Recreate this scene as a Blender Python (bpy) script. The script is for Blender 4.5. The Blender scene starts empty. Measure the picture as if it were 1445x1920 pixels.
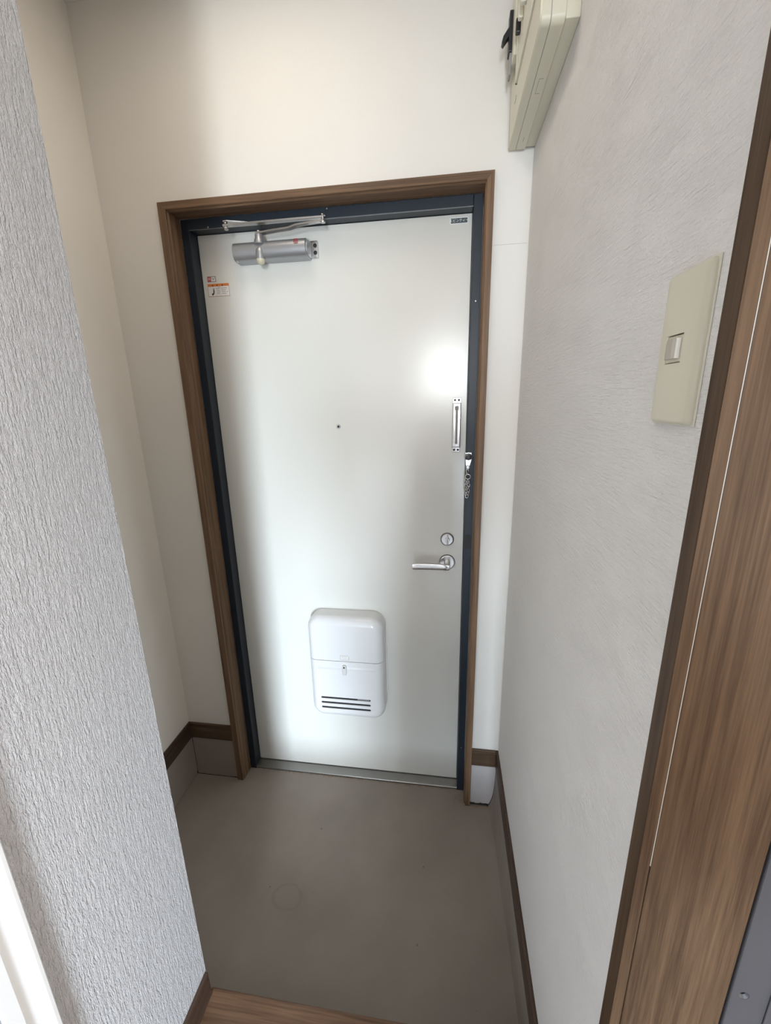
import bpy, bmesh, math, random
from mathutils import Vector, Matrix

random.seed(7)
C = bpy.context.scene.collection
SC = bpy.context.scene
PI = math.pi

# ------------------------------------------------------------------ camera
def cam_matrix(loc, yaw, pitch, roll):
    cy, sy, cp, sp = math.cos(yaw), math.sin(yaw), math.cos(pitch), math.sin(pitch)
    f = Vector((-sy*cp, cy*cp, sp)); r = Vector((cy, sy, 0)); u = r.cross(f)
    c, s = math.cos(roll), math.sin(roll)
    r2 = c*r + s*u; u2 = -s*r + c*u; b = -f
    m = Matrix(((r2.x, u2.x, b.x, loc[0]), (r2.y, u2.y, b.y, loc[1]), (r2.z, u2.z, b.z, loc[2]), (0, 0, 0, 1)))
    return m
cd = bpy.data.cameras.new('camera'); cam = bpy.data.objects.new('camera', cd); C.objects.link(cam)
cd.sensor_fit = 'VERTICAL'; cd.sensor_height = 24.0
cd.lens = 781.067/1920*24.0
cd.clip_start = 0.02
cam.matrix_world = cam_matrix((0.74546, -1.24659, 1.45821), 0.14681, -0.26218, -0.02197)
SC.camera = cam

# ------------------------------------------------------------------ world, lights, exposure
SC.view_settings.view_transform = 'Standard'
SC.view_settings.look = 'None'
SC.view_settings.gamma = 1.0
SC.view_settings.use_curve_mapping = False
SC.view_settings.exposure = 0.13
w = bpy.data.worlds.new('sky'); SC.world = w; w.use_nodes = True
bg = w.node_tree.nodes['Background']
bg.inputs[0].default_value = (0.80, 0.90, 1.0, 1); bg.inputs[1].default_value = 1.0

XR_W = 0.9458
def area(name, loc, rot, sx, sy, power, col, spread=PI):
    l = bpy.data.lights.new(name, 'AREA'); l.shape = 'RECTANGLE'; l.size = sx; l.size_y = sy
    l.energy = power; l.color = col; l.spread = spread
    o = bpy.data.objects.new(name, l); C.objects.link(o); o.location = loc; o.rotation_euler = rot
    return o
# daylight through the window at the far end of the hall, behind the camera
area('window_daylight', (0.78, -3.66, 1.66), (math.radians(78), 0, 0), 0.38, 0.66, 23, (0.92, 0.96, 1.0), math.radians(140))
area('window_daylight_low', (0.82, -3.66, 0.66), (math.radians(68), 0, 0), 0.40, 0.80, 60, (0.72, 0.86, 1.0), math.radians(95))
# added warm fill under the hall ceiling, standing in for bounced light
area('hall_warm_fill', (0.74, -3.0, 2.44), (0, 0, 0), 0.30, 0.30, 3.5, (1.0, 0.94, 0.85))
# unseen warm fill added above the entrance to lift the recess
area('entrance_warm_fill', (0.30, -0.42, 2.44), (0, 0, 0), 0.34, 0.34, 2.0, (1.0, 0.88, 0.74))
# fill added beyond the right doorway to brighten recess and near left wall
area('washroom_side_fill', (XR_W+1.1, -1.45, 1.35), (PI/2, 0, PI/2), 0.9, 1.5, 18, (1.0, 0.94, 0.88))

# ------------------------------------------------------------------ helpers
def new_mat(name, col, rough=0.5, metal=0.0, spec=0.5):
    m = bpy.data.materials.new(name); m.use_nodes = True
    b = m.node_tree.nodes['Principled BSDF']
    b.inputs['Base Color'].default_value = (*col, 1); b.inputs['Roughness'].default_value = rough
    b.inputs['Metallic'].default_value = metal
    b.inputs['Specular IOR Level'].default_value = spec
    return m
def nd(m, typ, **kw):
    n = m.node_tree.nodes.new(typ)
    for k, v in kw.items(): setattr(n, k, v)
    return n
def lk(m, a, b): m.node_tree.links.new(a, b)
def bsdf(m): return m.node_tree.nodes['Principled BSDF']
def obj_coords(m, scale=(1, 1, 1)):
    tc = nd(m, 'ShaderNodeTexCoord'); mp = nd(m, 'ShaderNodeMapping')
    mp.inputs['Scale'].default_value = scale
    lk(m, tc.outputs['Object'], mp.inputs['Vector'])
    return mp.outputs['Vector']
def noise(m, vec, scale, detail=4, rough=0.55):
    n = nd(m, 'ShaderNodeTexNoise'); n.inputs['Scale'].default_value = scale
    n.inputs['Detail'].default_value = detail; n.inputs['Roughness'].default_value = rough
    lk(m, vec, n.inputs['Vector']); return n.outputs['Fac']
def ramp(m, fac, stops):
    r = nd(m, 'ShaderNodeValToRGB'); e = r.color_ramp.elements
    while len(e) < len(stops): e.new(0.5)
    for i, (p, c) in enumerate(stops): e[i].position = p; e[i].color = (*c, 1) if len(c) == 3 else c
    lk(m, fac, r.inputs['Fac']); return r.outputs['Color']
def math_node(m, op, a, b=None, c=None):
    n = nd(m, 'ShaderNodeMath', operation=op)
    for i, v in enumerate((a, b, c)):
        if v is None: continue
        if isinstance(v, (int, float)): n.inputs[i].default_value = v
        else: lk(m, v, n.inputs[i])
    return n.outputs[0]
def bump(m, h, strength, dist):
    b = nd(m, 'ShaderNodeBump'); b.inputs['Strength'].default_value = strength; b.inputs['Distance'].default_value = dist
    lk(m, h, b.inputs['Height']); lk(m, b.outputs['Normal'], bsdf(m).inputs['Normal'])
    return b
def mixc(m, fac, a, b):
    n = nd(m, 'ShaderNodeMix', data_type='RGBA')
    if isinstance(fac, (int, float)): n.inputs[0].default_value = fac
    else: lk(m, fac, n.inputs[0])
    for i, v in ((6, a), (7, b)):
        if isinstance(v, tuple): n.inputs[i].default_value = (*v, 1)
        else: lk(m, v, n.inputs[i])
    return n.outputs[2]

def wood(name, axis, dark, light, rough=0.42, scale=1.0, spec=0.3):
    m = new_mat(name, light, rough, 0, spec)
    s = [70*scale]*3; s[axis] = 2.5*scale
    v = obj_coords(m, tuple(s))
    f1 = noise(m, v, 1.0, 5, 0.6)
    s2 = [300*scale]*3; s2[axis] = 8*scale
    f2 = noise(m, obj_coords(m, tuple(s2)), 1.0, 3, 0.6)
    f3 = noise(m, obj_coords(m, tuple(x*0.2 for x in s)), 1.0, 2)
    f = math_node(m, 'ADD', math_node(m, 'MULTIPLY', f1, 0.5), math_node(m, 'ADD', math_node(m, 'MULTIPLY', f2, 0.3), math_node(m, 'MULTIPLY', f3, 0.2)))
    col = ramp(m, f, [(0.38, dark), (0.62, light)])
    lk(m, col, bsdf(m).inputs['Base Color'])
    bump(m, f2, 0.12, 0.0006)
    return m

# --- wallpapers
def wallpaper(name, col, kind, rough=0.75):
    m = new_mat(name, col, rough, 0, 0.25)
    if kind == 'linen':       # fine woven linen paper on the door wall
        a = noise(m, obj_coords(m, (60, 60, 900)), 1.0, 3)
        b = noise(m, obj_coords(m, (900, 900, 60)), 1.0, 3)
        h = math_node(m, 'ADD', a, b)
        bump(m, h, 0.35, 0.0006)
        v = ramp(m, noise(m, obj_coords(m), 3.0, 3), [(0.3, tuple(c*0.97 for c in col)), (0.7, col)])
        lk(m, v, bsdf(m).inputs['Base Color'])
    elif kind == 'bark':      # strong vertical ribbed bark relief
        warp = nd(m, 'ShaderNodeVectorMath', operation='MULTIPLY_ADD')
        nz = nd(m, 'ShaderNodeTexNoise'); nz.inputs['Scale'].default_value = 55; nz.inputs['Detail'].default_value = 2
        base = obj_coords(m); lk(m, base, nz.inputs['Vector'])
        lk(m, nz.outputs['Color'], warp.inputs[0]); warp.inputs[1].default_value = (0, 0.006, 0.012); lk(m, base, warp.inputs[2])
        def st(scale):
            mp = nd(m, 'ShaderNodeMapping'); mp.inputs['Scale'].default_value = scale
            lk(m, warp.outputs[0], mp.inputs['Vector']); return mp.outputs['Vector']
        n1 = ramp(m, noise(m, st((300, 300, 30)), 1.0, 3, 0.6), [(0.36, (0, 0, 0)), (0.62, (1, 1, 1))])
        n2 = noise(m, st((520, 520, 190)), 1.0, 3, 0.6)
        n3 = noise(m, obj_coords(m, (620, 620, 480)), 1.0, 2)
        h = math_node(m, 'ADD', math_node(m, 'MULTIPLY', n1, 0.42), math_node(m, 'ADD', math_node(m, 'MULTIPLY', n2, 0.85), math_node(m, 'MULTIPLY', n3, 0.45)))
        bump(m, h, 1.0, 0.0042)
    elif kind == 'stroke':    # brushed plaster relief, horizontal strokes
        n1 = noise(m, obj_coords(m, (26, 26, 330)), 1.0, 4, 0.6)
        n2 = noise(m, obj_coords(m, (330, 330, 420)), 1.0, 3)
        n3 = noise(m, obj_coords(m, (11, 11, 24)), 1.0, 2)
        s = ramp(m, n1, [(0.35, (0, 0, 0)), (0.62, (1, 1, 1))])
        h = math_node(m, 'ADD', math_node(m, 'MULTIPLY', s, math_node(m, 'MULTIPLY', n3, 1.2)), math_node(m, 'MULTIPLY', n2, 0.9))
        bump(m, h, 0.9, 0.0018)
    return m

M = {}
M['paper_linen'] = wallpaper('linen_wallpaper', (0.80, 0.775, 0.725), 'linen')
M['paper_bark'] = wallpaper('bark_wallpaper', (0.575, 0.565, 0.575), 'bark')
M['paper_stroke'] = wallpaper('brushed_wallpaper', (0.85, 0.835, 0.815), 'stroke', 0.7)
M['paper_plain'] = wallpaper('plain_wallpaper', (0.86, 0.82, 0.755), 'linen')
M['ceiling'] = new_mat('ceiling_paper', (0.82, 0.80, 0.77), 0.85)
W_D, W_L = (0.105, 0.062, 0.036), (0.245, 0.148, 0.085)
M['wood_v'] = wood('casing_wood_upright', 2, W_D, W_L, 0.5)
M['wood_x'] = wood('casing_wood_across', 0, W_D, W_L, 0.5)
M['wood_y'] = wood('board_wood_deep', 1, (0.038, 0.023, 0.016), (0.085, 0.052, 0.035), 0.45)
M['board_x'] = wood('board_wood_across', 0, (0.055, 0.034, 0.021), (0.125, 0.078, 0.047), 0.45)
M['jamb'] = wood('jamb_wood', 2, (0.050, 0.028, 0.016), (0.112, 0.068, 0.039), 0.45, 1.6, 0.15)
M['step'] = wood('step_wood', 0, (0.07, 0.038, 0.022), (0.19, 0.11, 0.066), 0.42)
M['caulk'] = new_mat('white_caulk', (0.36, 0.335, 0.30), 0.7)
M['lip'] = new_mat('dull_metal_lip', (0.22, 0.23, 0.24), 0.45, 0.8)
M['slotmetal'] = new_mat('dull_slot_metal', (0.20, 0.18, 0.16), 0.5, 0.6)
M['latch'] = new_mat('pale_latch_plastic', (0.70, 0.68, 0.66), 0.3)
M['chrome_worn'] = new_mat('worn_chrome', (0.50, 0.49, 0.48), 0.27, 1.0)
M['black'] = new_mat('dark_blue_steel_paint', (0.015, 0.024, 0.036), 0.42, 0, 0.4)
M['gasket'] = new_mat('black_gasket', (0.02, 0.02, 0.02), 0.6)
M['door'] = new_mat('cream_steel_paint', (0.74, 0.735, 0.685), 0.24, 0, 0.6)
M['box_white'] = new_mat('white_enamel', (0.78, 0.78, 0.78), 0.15, 0, 0.5)
M['alu'] = new_mat('brushed_aluminium', (0.36, 0.355, 0.34), 0.42, 1.0)
M['silver'] = new_mat('silver_paint', (0.42, 0.43, 0.45), 0.38, 0.75)
M['chrome'] = new_mat('chrome', (0.72, 0.72, 0.73), 0.16, 1.0)
M['satin'] = new_mat('satin_nickel', (0.62, 0.61, 0.60), 0.28, 1.0)
M['steel'] = new_mat('plated_steel', (0.66, 0.66, 0.66), 0.26, 1.0)
M['dark'] = new_mat('crack_and_gap_shade', (0.03, 0.026, 0.022), 0.8)
M['hole'] = new_mat('dark_hole', (0.012, 0.012, 0.014), 0.7)
M['cream_cap'] = new_mat('cream_cap', (0.62, 0.58, 0.44), 0.4)
M['beige'] = new_mat('aged_cream_plastic', (0.66, 0.63, 0.50), 0.35)
M['beige2'] = new_mat('pale_cream_plastic', (0.72, 0.69, 0.58), 0.35)
M['rocker'] = new_mat('rocker_plastic', (0.50, 0.46, 0.40), 0.5)
M['black_plastic'] = new_mat('black_plastic', (0.018, 0.018, 0.022), 0.4)
M['white_trim'] = new_mat('white_gloss_trim', (0.88, 0.89, 0.90), 0.3)
M['grey_frame'] = new_mat('grey_painted_frame', (0.05, 0.047, 0.05), 0.5, 0, 0.35)
M['red'] = new_mat('red_print', (0.55, 0.05, 0.05), 0.5)
M['redborder'] = new_mat('faded_red_print', (0.42, 0.16, 0.12), 0.5)
M['orange'] = new_mat('orange_print', (0.72, 0.22, 0.05), 0.5)
M['white_label'] = new_mat('white_label', (0.80, 0.78, 0.75), 0.45)
M['grey_print'] = new_mat('grey_print', (0.30, 0.29, 0.29), 0.5)
M['black_print'] = new_mat('black_print', (0.035, 0.03, 0.03), 0.5)
M['badge_dark'] = new_mat('dark_badge', (0.06, 0.085, 0.09), 0.45)
M['badge_white'] = new_mat('badge_white', (0.88, 0.90, 0.90), 0.4)
M['crumb'] = new_mat('mortar_crumbs', (0.30, 0.23, 0.17), 0.9)

# mortar floor with its own stains: ring mark, specks
def mortar(name, col, ring=False):
    m = new_mat(name, col, 0.55, 0, 0.35)
    v = obj_coords(m)
    n = noise(m, v, 5.0, 5, 0.6)
    c = ramp(m, n, [(0.3, tuple(x*0.90 for x in col)), (0.7, tuple(x*1.07 for x in col))])
    sp = nd(m, 'ShaderNodeTexVoronoi'); sp.inputs['Scale'].default_value = 13.0; lk(m, v, sp.inputs['Vector'])
    n2 = noise(m, v, 160.0, 2)
    d = math_node(m, 'ADD', sp.outputs['Distance'], math_node(m, 'MULTIPLY', n2, 0.03))
    speck = ramp(m, d, [(0.045, (1, 1, 1)), (0.065, (0, 0, 0))])
    c = mixc(m, math_node(m, 'MULTIPLY', speck, 0.55), c, tuple(x*0.35 for x in col))
    if ring:
        tc = nd(m, 'ShaderNodeTexCoord')
        mp = nd(m, 'ShaderNodeMapping', vector_type='POINT')
        mp.inputs['Location'].default_value = (-0.288, 0.378, 0)
        lk(m, tc.outputs['Object'], mp.inputs['Vector'])
        mp2 = nd(m, 'ShaderNodeMapping'); mp2.inputs['Rotation'].default_value = (0, 0, 0.5); mp2.inputs['Scale'].default_value = (1/0.043, 1/0.034, 0)
        lk(m, mp.outputs['Vector'], mp2.inputs['Vector'])
        ln = nd(m, 'ShaderNodeVectorMath', operation='LENGTH'); lk(m, mp2.outputs['Vector'], ln.inputs[0])
        e = math_node(m, 'ABSOLUTE', math_node(m, 'SUBTRACT', math_node(m, 'ADD', ln.outputs['Value'], math_node(m, 'MULTIPLY', noise(m, v, 26, 3), 0.5)), 1.25))
        rr = ramp(m, e, [(0.0, (1, 1, 1)), (0.16, (0, 0, 0))])
        c = mixc(m, math_node(m, 'MULTIPLY', rr, math_node(m, 'MULTIPLY', noise(m, v, 40, 3), 0.42)), c, tuple(x*0.45 for x in col))
    lk(m, c, bsdf(m).inputs['Base Color'])
    r = ramp(m, noise(m, v, 9.0, 3), [(0.3, (0.42,)*3), (0.7, (0.62,)*3)])
    lk(m, r, bsdf(m).inputs['Roughness'])
    bump(m, noise(m, v, 7.0, 4), 0.25, 0.006)
    return m
M['mortar'] = mortar('mortar_floor', (0.30, 0.26, 0.225), True)
M['plinth'] = mortar('mortar_plinth', (0.33, 0.285, 0.25))
M['plinth_light'] = mortar('mortar_plinth_pale', (0.48, 0.45, 0.44))

# ------------------------------------------------------------------ mesh builders
def link(name, bm, mat, parent=None, smooth=None):
    me = bpy.data.meshes.new(name)
    bmesh.ops.recalc_face_normals(bm, faces=bm.faces)
    bm.to_mesh(me); bm.free()
    mats = mat if isinstance(mat, (list, tuple)) else [mat]
    for q in mats: me.materials.append(M[q])
    if smooth is not None:
        for p in me.polygons: p.use_smooth = True
        bmx = bmesh.new(); bmx.from_mesh(me)
        for e in bmx.edges:
            e.smooth = not (len(e.link_faces) == 2 and e.calc_face_angle(0) > smooth)
        bmx.to_mesh(me); bmx.free()
    o = bpy.data.objects.new(name, me); C.objects.link(o)
    if parent is not None:
        o.parent = parent
        o.matrix_parent_inverse = parent_world(parent).inverted()
    return o
def parent_world(o):
    m = Matrix.Translation(o.location) @ o.rotation_euler.to_matrix().to_4x4()
    if o.parent is not None: m = parent_world(o.parent) @ o.matrix_parent_inverse @ m
    return m
def thing(name, loc, label, cat, group=None):
    o = bpy.data.objects.new(name, None); C.objects.link(o); o.location = loc; o.empty_display_size = 0.05
    o['label'] = label; o['category'] = cat
    if group: o['group'] = group
    return o
def tag(o, label, cat):
    o['label'] = label; o['category'] = cat; return o
def struct(name, bm, mat, label=None, smooth=None):
    o = link(name, bm, mat, None, smooth); o['kind'] = 'structure'
    if label: o['label'] = label
    return o
def box(bm, x0, x1, y0, y1, z0, z1, bev=0.0, seg=2, mi=0):
    t = bmesh.new()
    bmesh.ops.create_cube(t, size=1.0)
    for v in t.verts:
        v.co.x = x0 if v.co.x < 0 else x1; v.co.y = y0 if v.co.y < 0 else y1; v.co.z = z0 if v.co.z < 0 else z1
    if bev > 0:
        bmesh.ops.bevel(t, geom=list(t.edges), offset=bev, segments=seg, affect='EDGES', profile=0.5)
    merge(bm, t, mi); return bm
def merge(bm, t, mi=0):
    mp = {}
    for v in t.verts: mp[v] = bm.verts.new(v.co)
    for f in t.faces:
        try:
            g = bm.faces.new([mp[v] for v in f.verts]); g.material_index = mi
        except ValueError: pass
    t.free()
def B(*a, **k): return box(bmesh.new(), *a, **k)
def cyl(bm, p0, p1, r0, r1=None, n=24, cap=True, mi=0):
    p0, p1 = Vector(p0), Vector(p1); r1 = r0 if r1 is None else r1
    d = (p1-p0).normalized(); a = Vector((0, 0, 1)) if abs(d.z) < 0.9 else Vector((1, 0, 0))
    u = d.cross(a).normalized(); v = d.cross(u)
    A = [bm.verts.new(p0 + r0*(math.cos(2*PI*i/n)*u + math.sin(2*PI*i/n)*v)) for i in range(n)]
    Bv = [bm.verts.new(p1 + r1*(math.cos(2*PI*i/n)*u + math.sin(2*PI*i/n)*v)) for i in range(n)]
    for i in range(n):
        bm.faces.new((A[i], A[(i+1) % n], Bv[(i+1) % n], Bv[i])).material_index = mi
    if cap:
        bm.faces.new(A[::-1]).material_index = mi; bm.faces.new(Bv).material_index = mi
    return bm
def lathe(bm, base, axis, prof, n=32):
    """prof: list of (radius, distance along axis)."""
    base, d = Vector(base), Vector(axis).normalized()
    a = Vector((0, 0, 1)) if abs(d.z) < 0.9 else Vector((1, 0, 0))
    u = d.cross(a).normalized(); v = d.cross(u)
    rings = []
    for r, h in prof:
        if r < 1e-6: rings.append([bm.verts.new(base + h*d)])
        else: rings.append([bm.verts.new(base + h*d + r*(math.cos(2*PI*i/n)*u + math.sin(2*PI*i/n)*v)) for i in range(n)])
    for k in range(len(rings)-1):
        P, Q = rings[k], rings[k+1]
        for i in range(n):
            j = (i+1) % n
            if len(P) == 1 and len(Q) == 1: continue
            if len(P) == 1: bm.faces.new((P[0], Q[i], Q[j]))
            elif len(Q) == 1: bm.faces.new((P[i], P[j], Q[0]))
            else: bm.faces.new((P[i], P[j], Q[j], Q[i]))
    if len(rings[0]) > 1: bm.faces.new(rings[0][::-1])
    if len(rings[-1]) > 1: bm.faces.new(rings[-1])
    return bm
def rrect(x0, x1, z0, z1, r, n=8):
    pts = []
    for cx, cz, a0 in ((x1-r, z1-r, 0), (x0+r, z1-r, PI/2), (x0+r, z0+r, PI), (x1-r, z0+r, 3*PI/2)):
        for i in range(n+1):
            a = a0 + PI/2*i/n
            pts.append((cx + r*math.cos(a), cz + r*math.sin(a)))
    return pts
def loft(bm, rings, cap0=True, cap1=True, mi=0):
    R = [[bm.verts.new(p) for p in r] for r in rings]
    n = len(R[0])
    for k in range(len(R)-1):
        for i in range(n):
            bm.faces.new((R[k][i], R[k][(i+1) % n], R[k+1][(i+1) % n], R[k+1][i])).material_index = mi
    if cap0: bm.faces.new(R[0][::-1]).material_index = mi
    if cap1: bm.faces.new(R[-1]).material_index = mi
    return bm
def pillow_y(bm, x0, x1, z0, z1, yb, yf, rc, rf, n=8, nf=6, mi=0):
    """rounded slab: back at yb, front at yf (yf<yb), corner radius rc, front fillet rf."""
    rings = [[(x, yb, z) for x, z in rrect(x0, x1, z0, z1, rc, n)]]
    for i in range(nf+1):
        a = PI/2*i/nf
        ins = rf*(1-math.cos(a)); y = yf + rf - rf*math.sin(a)
        rings.append([(x, y, z) for x, z in rrect(x0+ins, x1-ins, z0+ins, z1-ins, max(rc-ins, 0.0008), n)])
    return loft(bm, rings, mi=mi)
def prism(bm, pts, axis, a0, a1, mi=0):
    """extrude 2D outline pts along axis; order of the two coords: axis0:(y,z) axis1:(x,z) axis2:(x,y)."""
    def mk(p, a):
        if axis == 0: return (a, p[0], p[1])
        if axis == 1: return (p[0], a, p[1])
        return (p[0], p[1], a)
    return loft(bm, [[mk(p, a0) for p in pts], [mk(p, a1) for p in pts]], mi=mi)
def boolean_cut(o, cutter_bm):
    bmesh.ops.recalc_face_normals(cutter_bm, faces=cutter_bm.faces)
    me = bpy.data.meshes.new('cut'); cutter_bm.to_mesh(me); cutter_bm.free()
    c = bpy.data.objects.new('cut', me); C.objects.link(c)
    md = o.modifiers.new('b', 'BOOLEAN'); md.operation = 'DIFFERENCE'; md.object = c; md.solver = 'EXACT'
    dg = bpy.context.evaluated_depsgraph_get(); dg.update()
    nm = bpy.data.meshes.new_from_object(o.evaluated_get(dg))
    o.modifiers.clear(); old = o.data; o.data = nm; nm.name = old.name
    bpy.data.objects.remove(c); bpy.data.meshes.remove(me); bpy.data.meshes.remove(old)
def text_mesh(name, body, mat, parent, loc, size, rot=(PI/2, 0, 0), extrude=0.0001):
    cu = bpy.data.curves.new(name, 'FONT'); cu.body = body; cu.size = size; cu.align_x = 'CENTER'; cu.align_y = 'CENTER'; cu.extrude = extrude
    t = bpy.data.objects.new(name+'_t', cu); C.objects.link(t)
    dg = bpy.context.evaluated_depsgraph_get(); dg.update()
    me = bpy.data.meshes.new_from_object(t.evaluated_get(dg))
    bpy.data.objects.remove(t); bpy.data.curves.remove(cu)
    m = Matrix.Translation(loc) @ Matrix.Rotation(rot[0], 4, 'X')
    me.transform(m); me.materials.clear(); me.materials.append(M[mat])
    o = bpy.data.objects.new(name, me); C.objects.link(o)
    if parent is not None:
        o.parent = parent; o.matrix_parent_inverse = parent_world(parent).inverted()
    return o

# ------------------------------------------------------------------ key dimensions
XL, XR = -0.2406, 0.9458          # recess left wall, right wall
XN, YN = 0.238, -0.685            # near left wall face and its end
ZC = 2.46                         # ceiling
CX0, CX1, CZ = -0.0584, 0.8539, 2.0   # casing outer
IX0, IX1, IZ = -0.033, 0.8325, 1.978  # casing inner
YC = -0.012                       # casing front
YF, YD = 0.05, 0.09               # steel frame front, door leaf front
LX0, LX1, LZ0, LZ1 = -0.0083, 0.8075, 0.010, 1.9495
YS, ZH = -0.676, 0.18             # step nose, hall floor
ZB0, ZB1 = 0.184, 0.2525          # baseboard
YBACK = -3.70

# ------------------------------------------------------------------ structure
bm = bmesh.new()
box(bm, XL-0.15, CX0+0.008, 0, 0.16, -0.1, ZC)
box(bm, CX1-0.008, XR+0.15, 0, 0.16, -0.1, ZC)
box(bm, CX0+0.008, CX1-0.008, 0, 0.16, CZ-0.008, ZC)
struct('wall_back', bm, 'paper_linen', 'cream linen wallpaper wall around the entrance door')
struct('wall_left', B(XL-0.12, XL, YN, 0, -0.1, ZC), 'paper_plain', 'cream wallpaper wall of the recess left of the door')
struct('wall_near_left', B(XL, XN, -0.9455, YN, -0.1, ZC), 'paper_bark', 'pale grey wall with coarse ribbed wallpaper at left edge')
bm = bmesh.new()
box(bm, XL, XN, YBACK, -1.80, -0.1, ZC); box(bm, XL, XN, -1.80, -0.9455, 2.06, ZC); box(bm, XL, XN-0.12, -1.80, -0.9455, -0.1, 2.06)
struct('wall_hall_left', bm, 'paper_bark')
struct('wall_right', B(XR, XR+0.098, -0.905, 0, -0.1, ZC), 'paper_stroke', 'off-white right wall with brushed relief wallpaper')
bm = bmesh.new()
box(bm, 1.05, 1.17, YBACK, -2.05, -0.1, ZC); box(bm, XR+0.098, XR+0.16, -2.05, -0.905, 2.06, ZC)
struct('wall_hall_right', bm, 'paper_stroke')
# washroom beyond the right doorway
bm = bmesh.new()
box(bm, XR+1.2, XR+1.3, -2.4, -0.4, -0.1, ZC); box(bm, XR+0.098, XR+1.2, -0.5, -0.4, -0.1, ZC); box(bm, XR+0.12, XR+1.2, -2.4, -2.3, -0.1, ZC)
struct('wall_washroom', bm, 'paper_plain')
# far wall behind the camera with a window opening
bm = bmesh.new()
box(bm, XL, 0.62, YBACK-0.1, YBACK, -0.1, ZC); box(bm, 1.02, XR+0.22, YBACK-0.1, YBACK, -0.1, ZC)
box(bm, 0.62, 1.02, YBACK-0.1, YBACK, -0.1, 0.20); box(bm, 0.62, 1.02, YBACK-0.1, YBACK, 2.05, ZC)
struct('wall_rear', bm, 'paper_plain')
struct('ceiling', B(XL-0.15, XR+1.3, YBACK-0.1, 0.16, ZC, ZC+0.1), 'ceiling')
struct('floor', B(XL-0.12, XR+0.1, YS-0.02, 0.2, -0.1, 0.0), 'mortar', 'grey brown mortar floor of the entrance')
# raised hall floor: nosing board then boards
fl = bpy.data.objects.new('floor_hall', None); C.objects.link(fl); fl['kind'] = 'structure'; fl.location = (0.6, YS, 0)
link('step_nosing', B(XN, XR-0.002, YS-0.075, YS, 0.0, ZH, 0.004), 'step', fl)
for i in range(7):
    y1 = YS-0.0765-i*0.077
    link('floor_board', B(XN, XR-0.002, y1-0.0755, y1, ZH-0.02, ZH-0.0005 if i % 2 else ZH, 0.0008, 1), 'step', fl)
link('subfloor', B(XL, XR+1.2, YBACK, YS-0.076-7*0.077, 0.0, ZH-0.001), 'step', fl)
link('washroom_floor', B(XR, XR+1.2, YS-0.076-7*0.077, -0.5, 0.0, ZH-0.001), 'step', fl)

# white door and its casing on the near left wall (only its edge shows at the lower left)
dw = bpy.data.objects.new('door_2', None); C.objects.link(dw); dw['kind'] = 'structure'; dw['label'] = 'bright white door and frame at the lower left edge'
dw.location = (XN, -1.36, ZH)
def yx_prism(pts, z0, z1):   # outline in (x,y)
    return prism(bmesh.new(), pts, 2, z0, z1)
prof = [(XN-0.02, -0.9456), (XN+0.002, -0.9456), (XN+0.0062, -0.9490), (XN+0.0064, -0.9530), (XN+0.0042, -0.9650), (XN+0.0020, -0.9675), (XN+0.0016, -0.9790), (XN+0.0042, -0.9805), (XN+0.0042, -0.9955), (XN-0.02, -0.9955)]
link('door_frame', yx_prism(prof, ZH, 2.05), 'white_trim', dw)
link('door_frame', yx_prism([(x, -2.745-y) for x, y in prof], ZH, 2.05), 'white_trim', dw)
link('door_frame', B(XN-0.02, XN+0.0062, -1.7995, -0.9456, 2.03, 2.0595, 0.003), 'white_trim', dw)
link('door_leaf', B(XN-0.035, XN-0.002, -1.745, -0.9990, ZH+0.006, 2.028, 0.002), 'white_trim', dw)
link('door_gap', B(XN-0.036, XN-0.012, -1.749, -0.9955, ZH, 2.03), 'gasket', dw)

# doorway trim on the right wall: casing strip, caulk line, jamb panel
tr = bpy.data.objects.new('trim_1', None); C.objects.link(tr); tr['kind'] = 'structure'; tr.location = (XR, -0.905, ZH)
tr['label'] = 'wide brown wooden doorway jamb along the right edge'
link('casing', B(XR-0.010, XR+0.0008, -0.9158, -0.8958, ZH, 2.06, 0.0012), 'jamb', tr)
link('casing_edge', B(XR-0.0102, XR-0.0002, -0.9166, -0.9160, ZH, 2.06), 'jamb', tr)
link('caulk_line', B(XR+0.0002, XR+0.0009, -0.9163, -0.9150, 1.02, 2.06), 'caulk', tr)
link('jamb', B(XR+0.0012, XR+0.0955, -0.9160, -0.9060, ZH, 2.06, 0.001), 'jamb', tr)
# grey frame of the washroom opening
gf = bpy.data.objects.new('trim_2', None); C.objects.link(gf); gf['kind'] = 'structure'; gf.location = (XR+0.11, -0.92, ZH)
gf['label'] = 'grey painted frame strip with a screw hole at lower right corner'
g = link('frame_strip', B(XR+0.0965, XR+0.175, -0.9185, -0.8950, ZH, 2.06, 0.0015), 'grey_frame', gf)
hz = 0.866
cb = bmesh.new(); lathe(cb, (XR+0.1083, -0.9225, hz), (0, 1, 0), [(0.0052, 0), (0.0052, 0.0042), (0.0024, 0.0064), (0.0024, 0.016)], 20)
boolean_cut(g, cb)
link('screw', lathe(bmesh.new(), (XR+0.1083, -0.9148, hz), (0, 1, 0), [(0.0022, 0), (0.0022, 0.003)], 12), 'hole', gf)
link('frame_rib', B(XR+0.131, XR+0.134, -0.9205, -0.9185, ZH, 2.06, 0.0008), 'grey_frame', gf)

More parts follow.
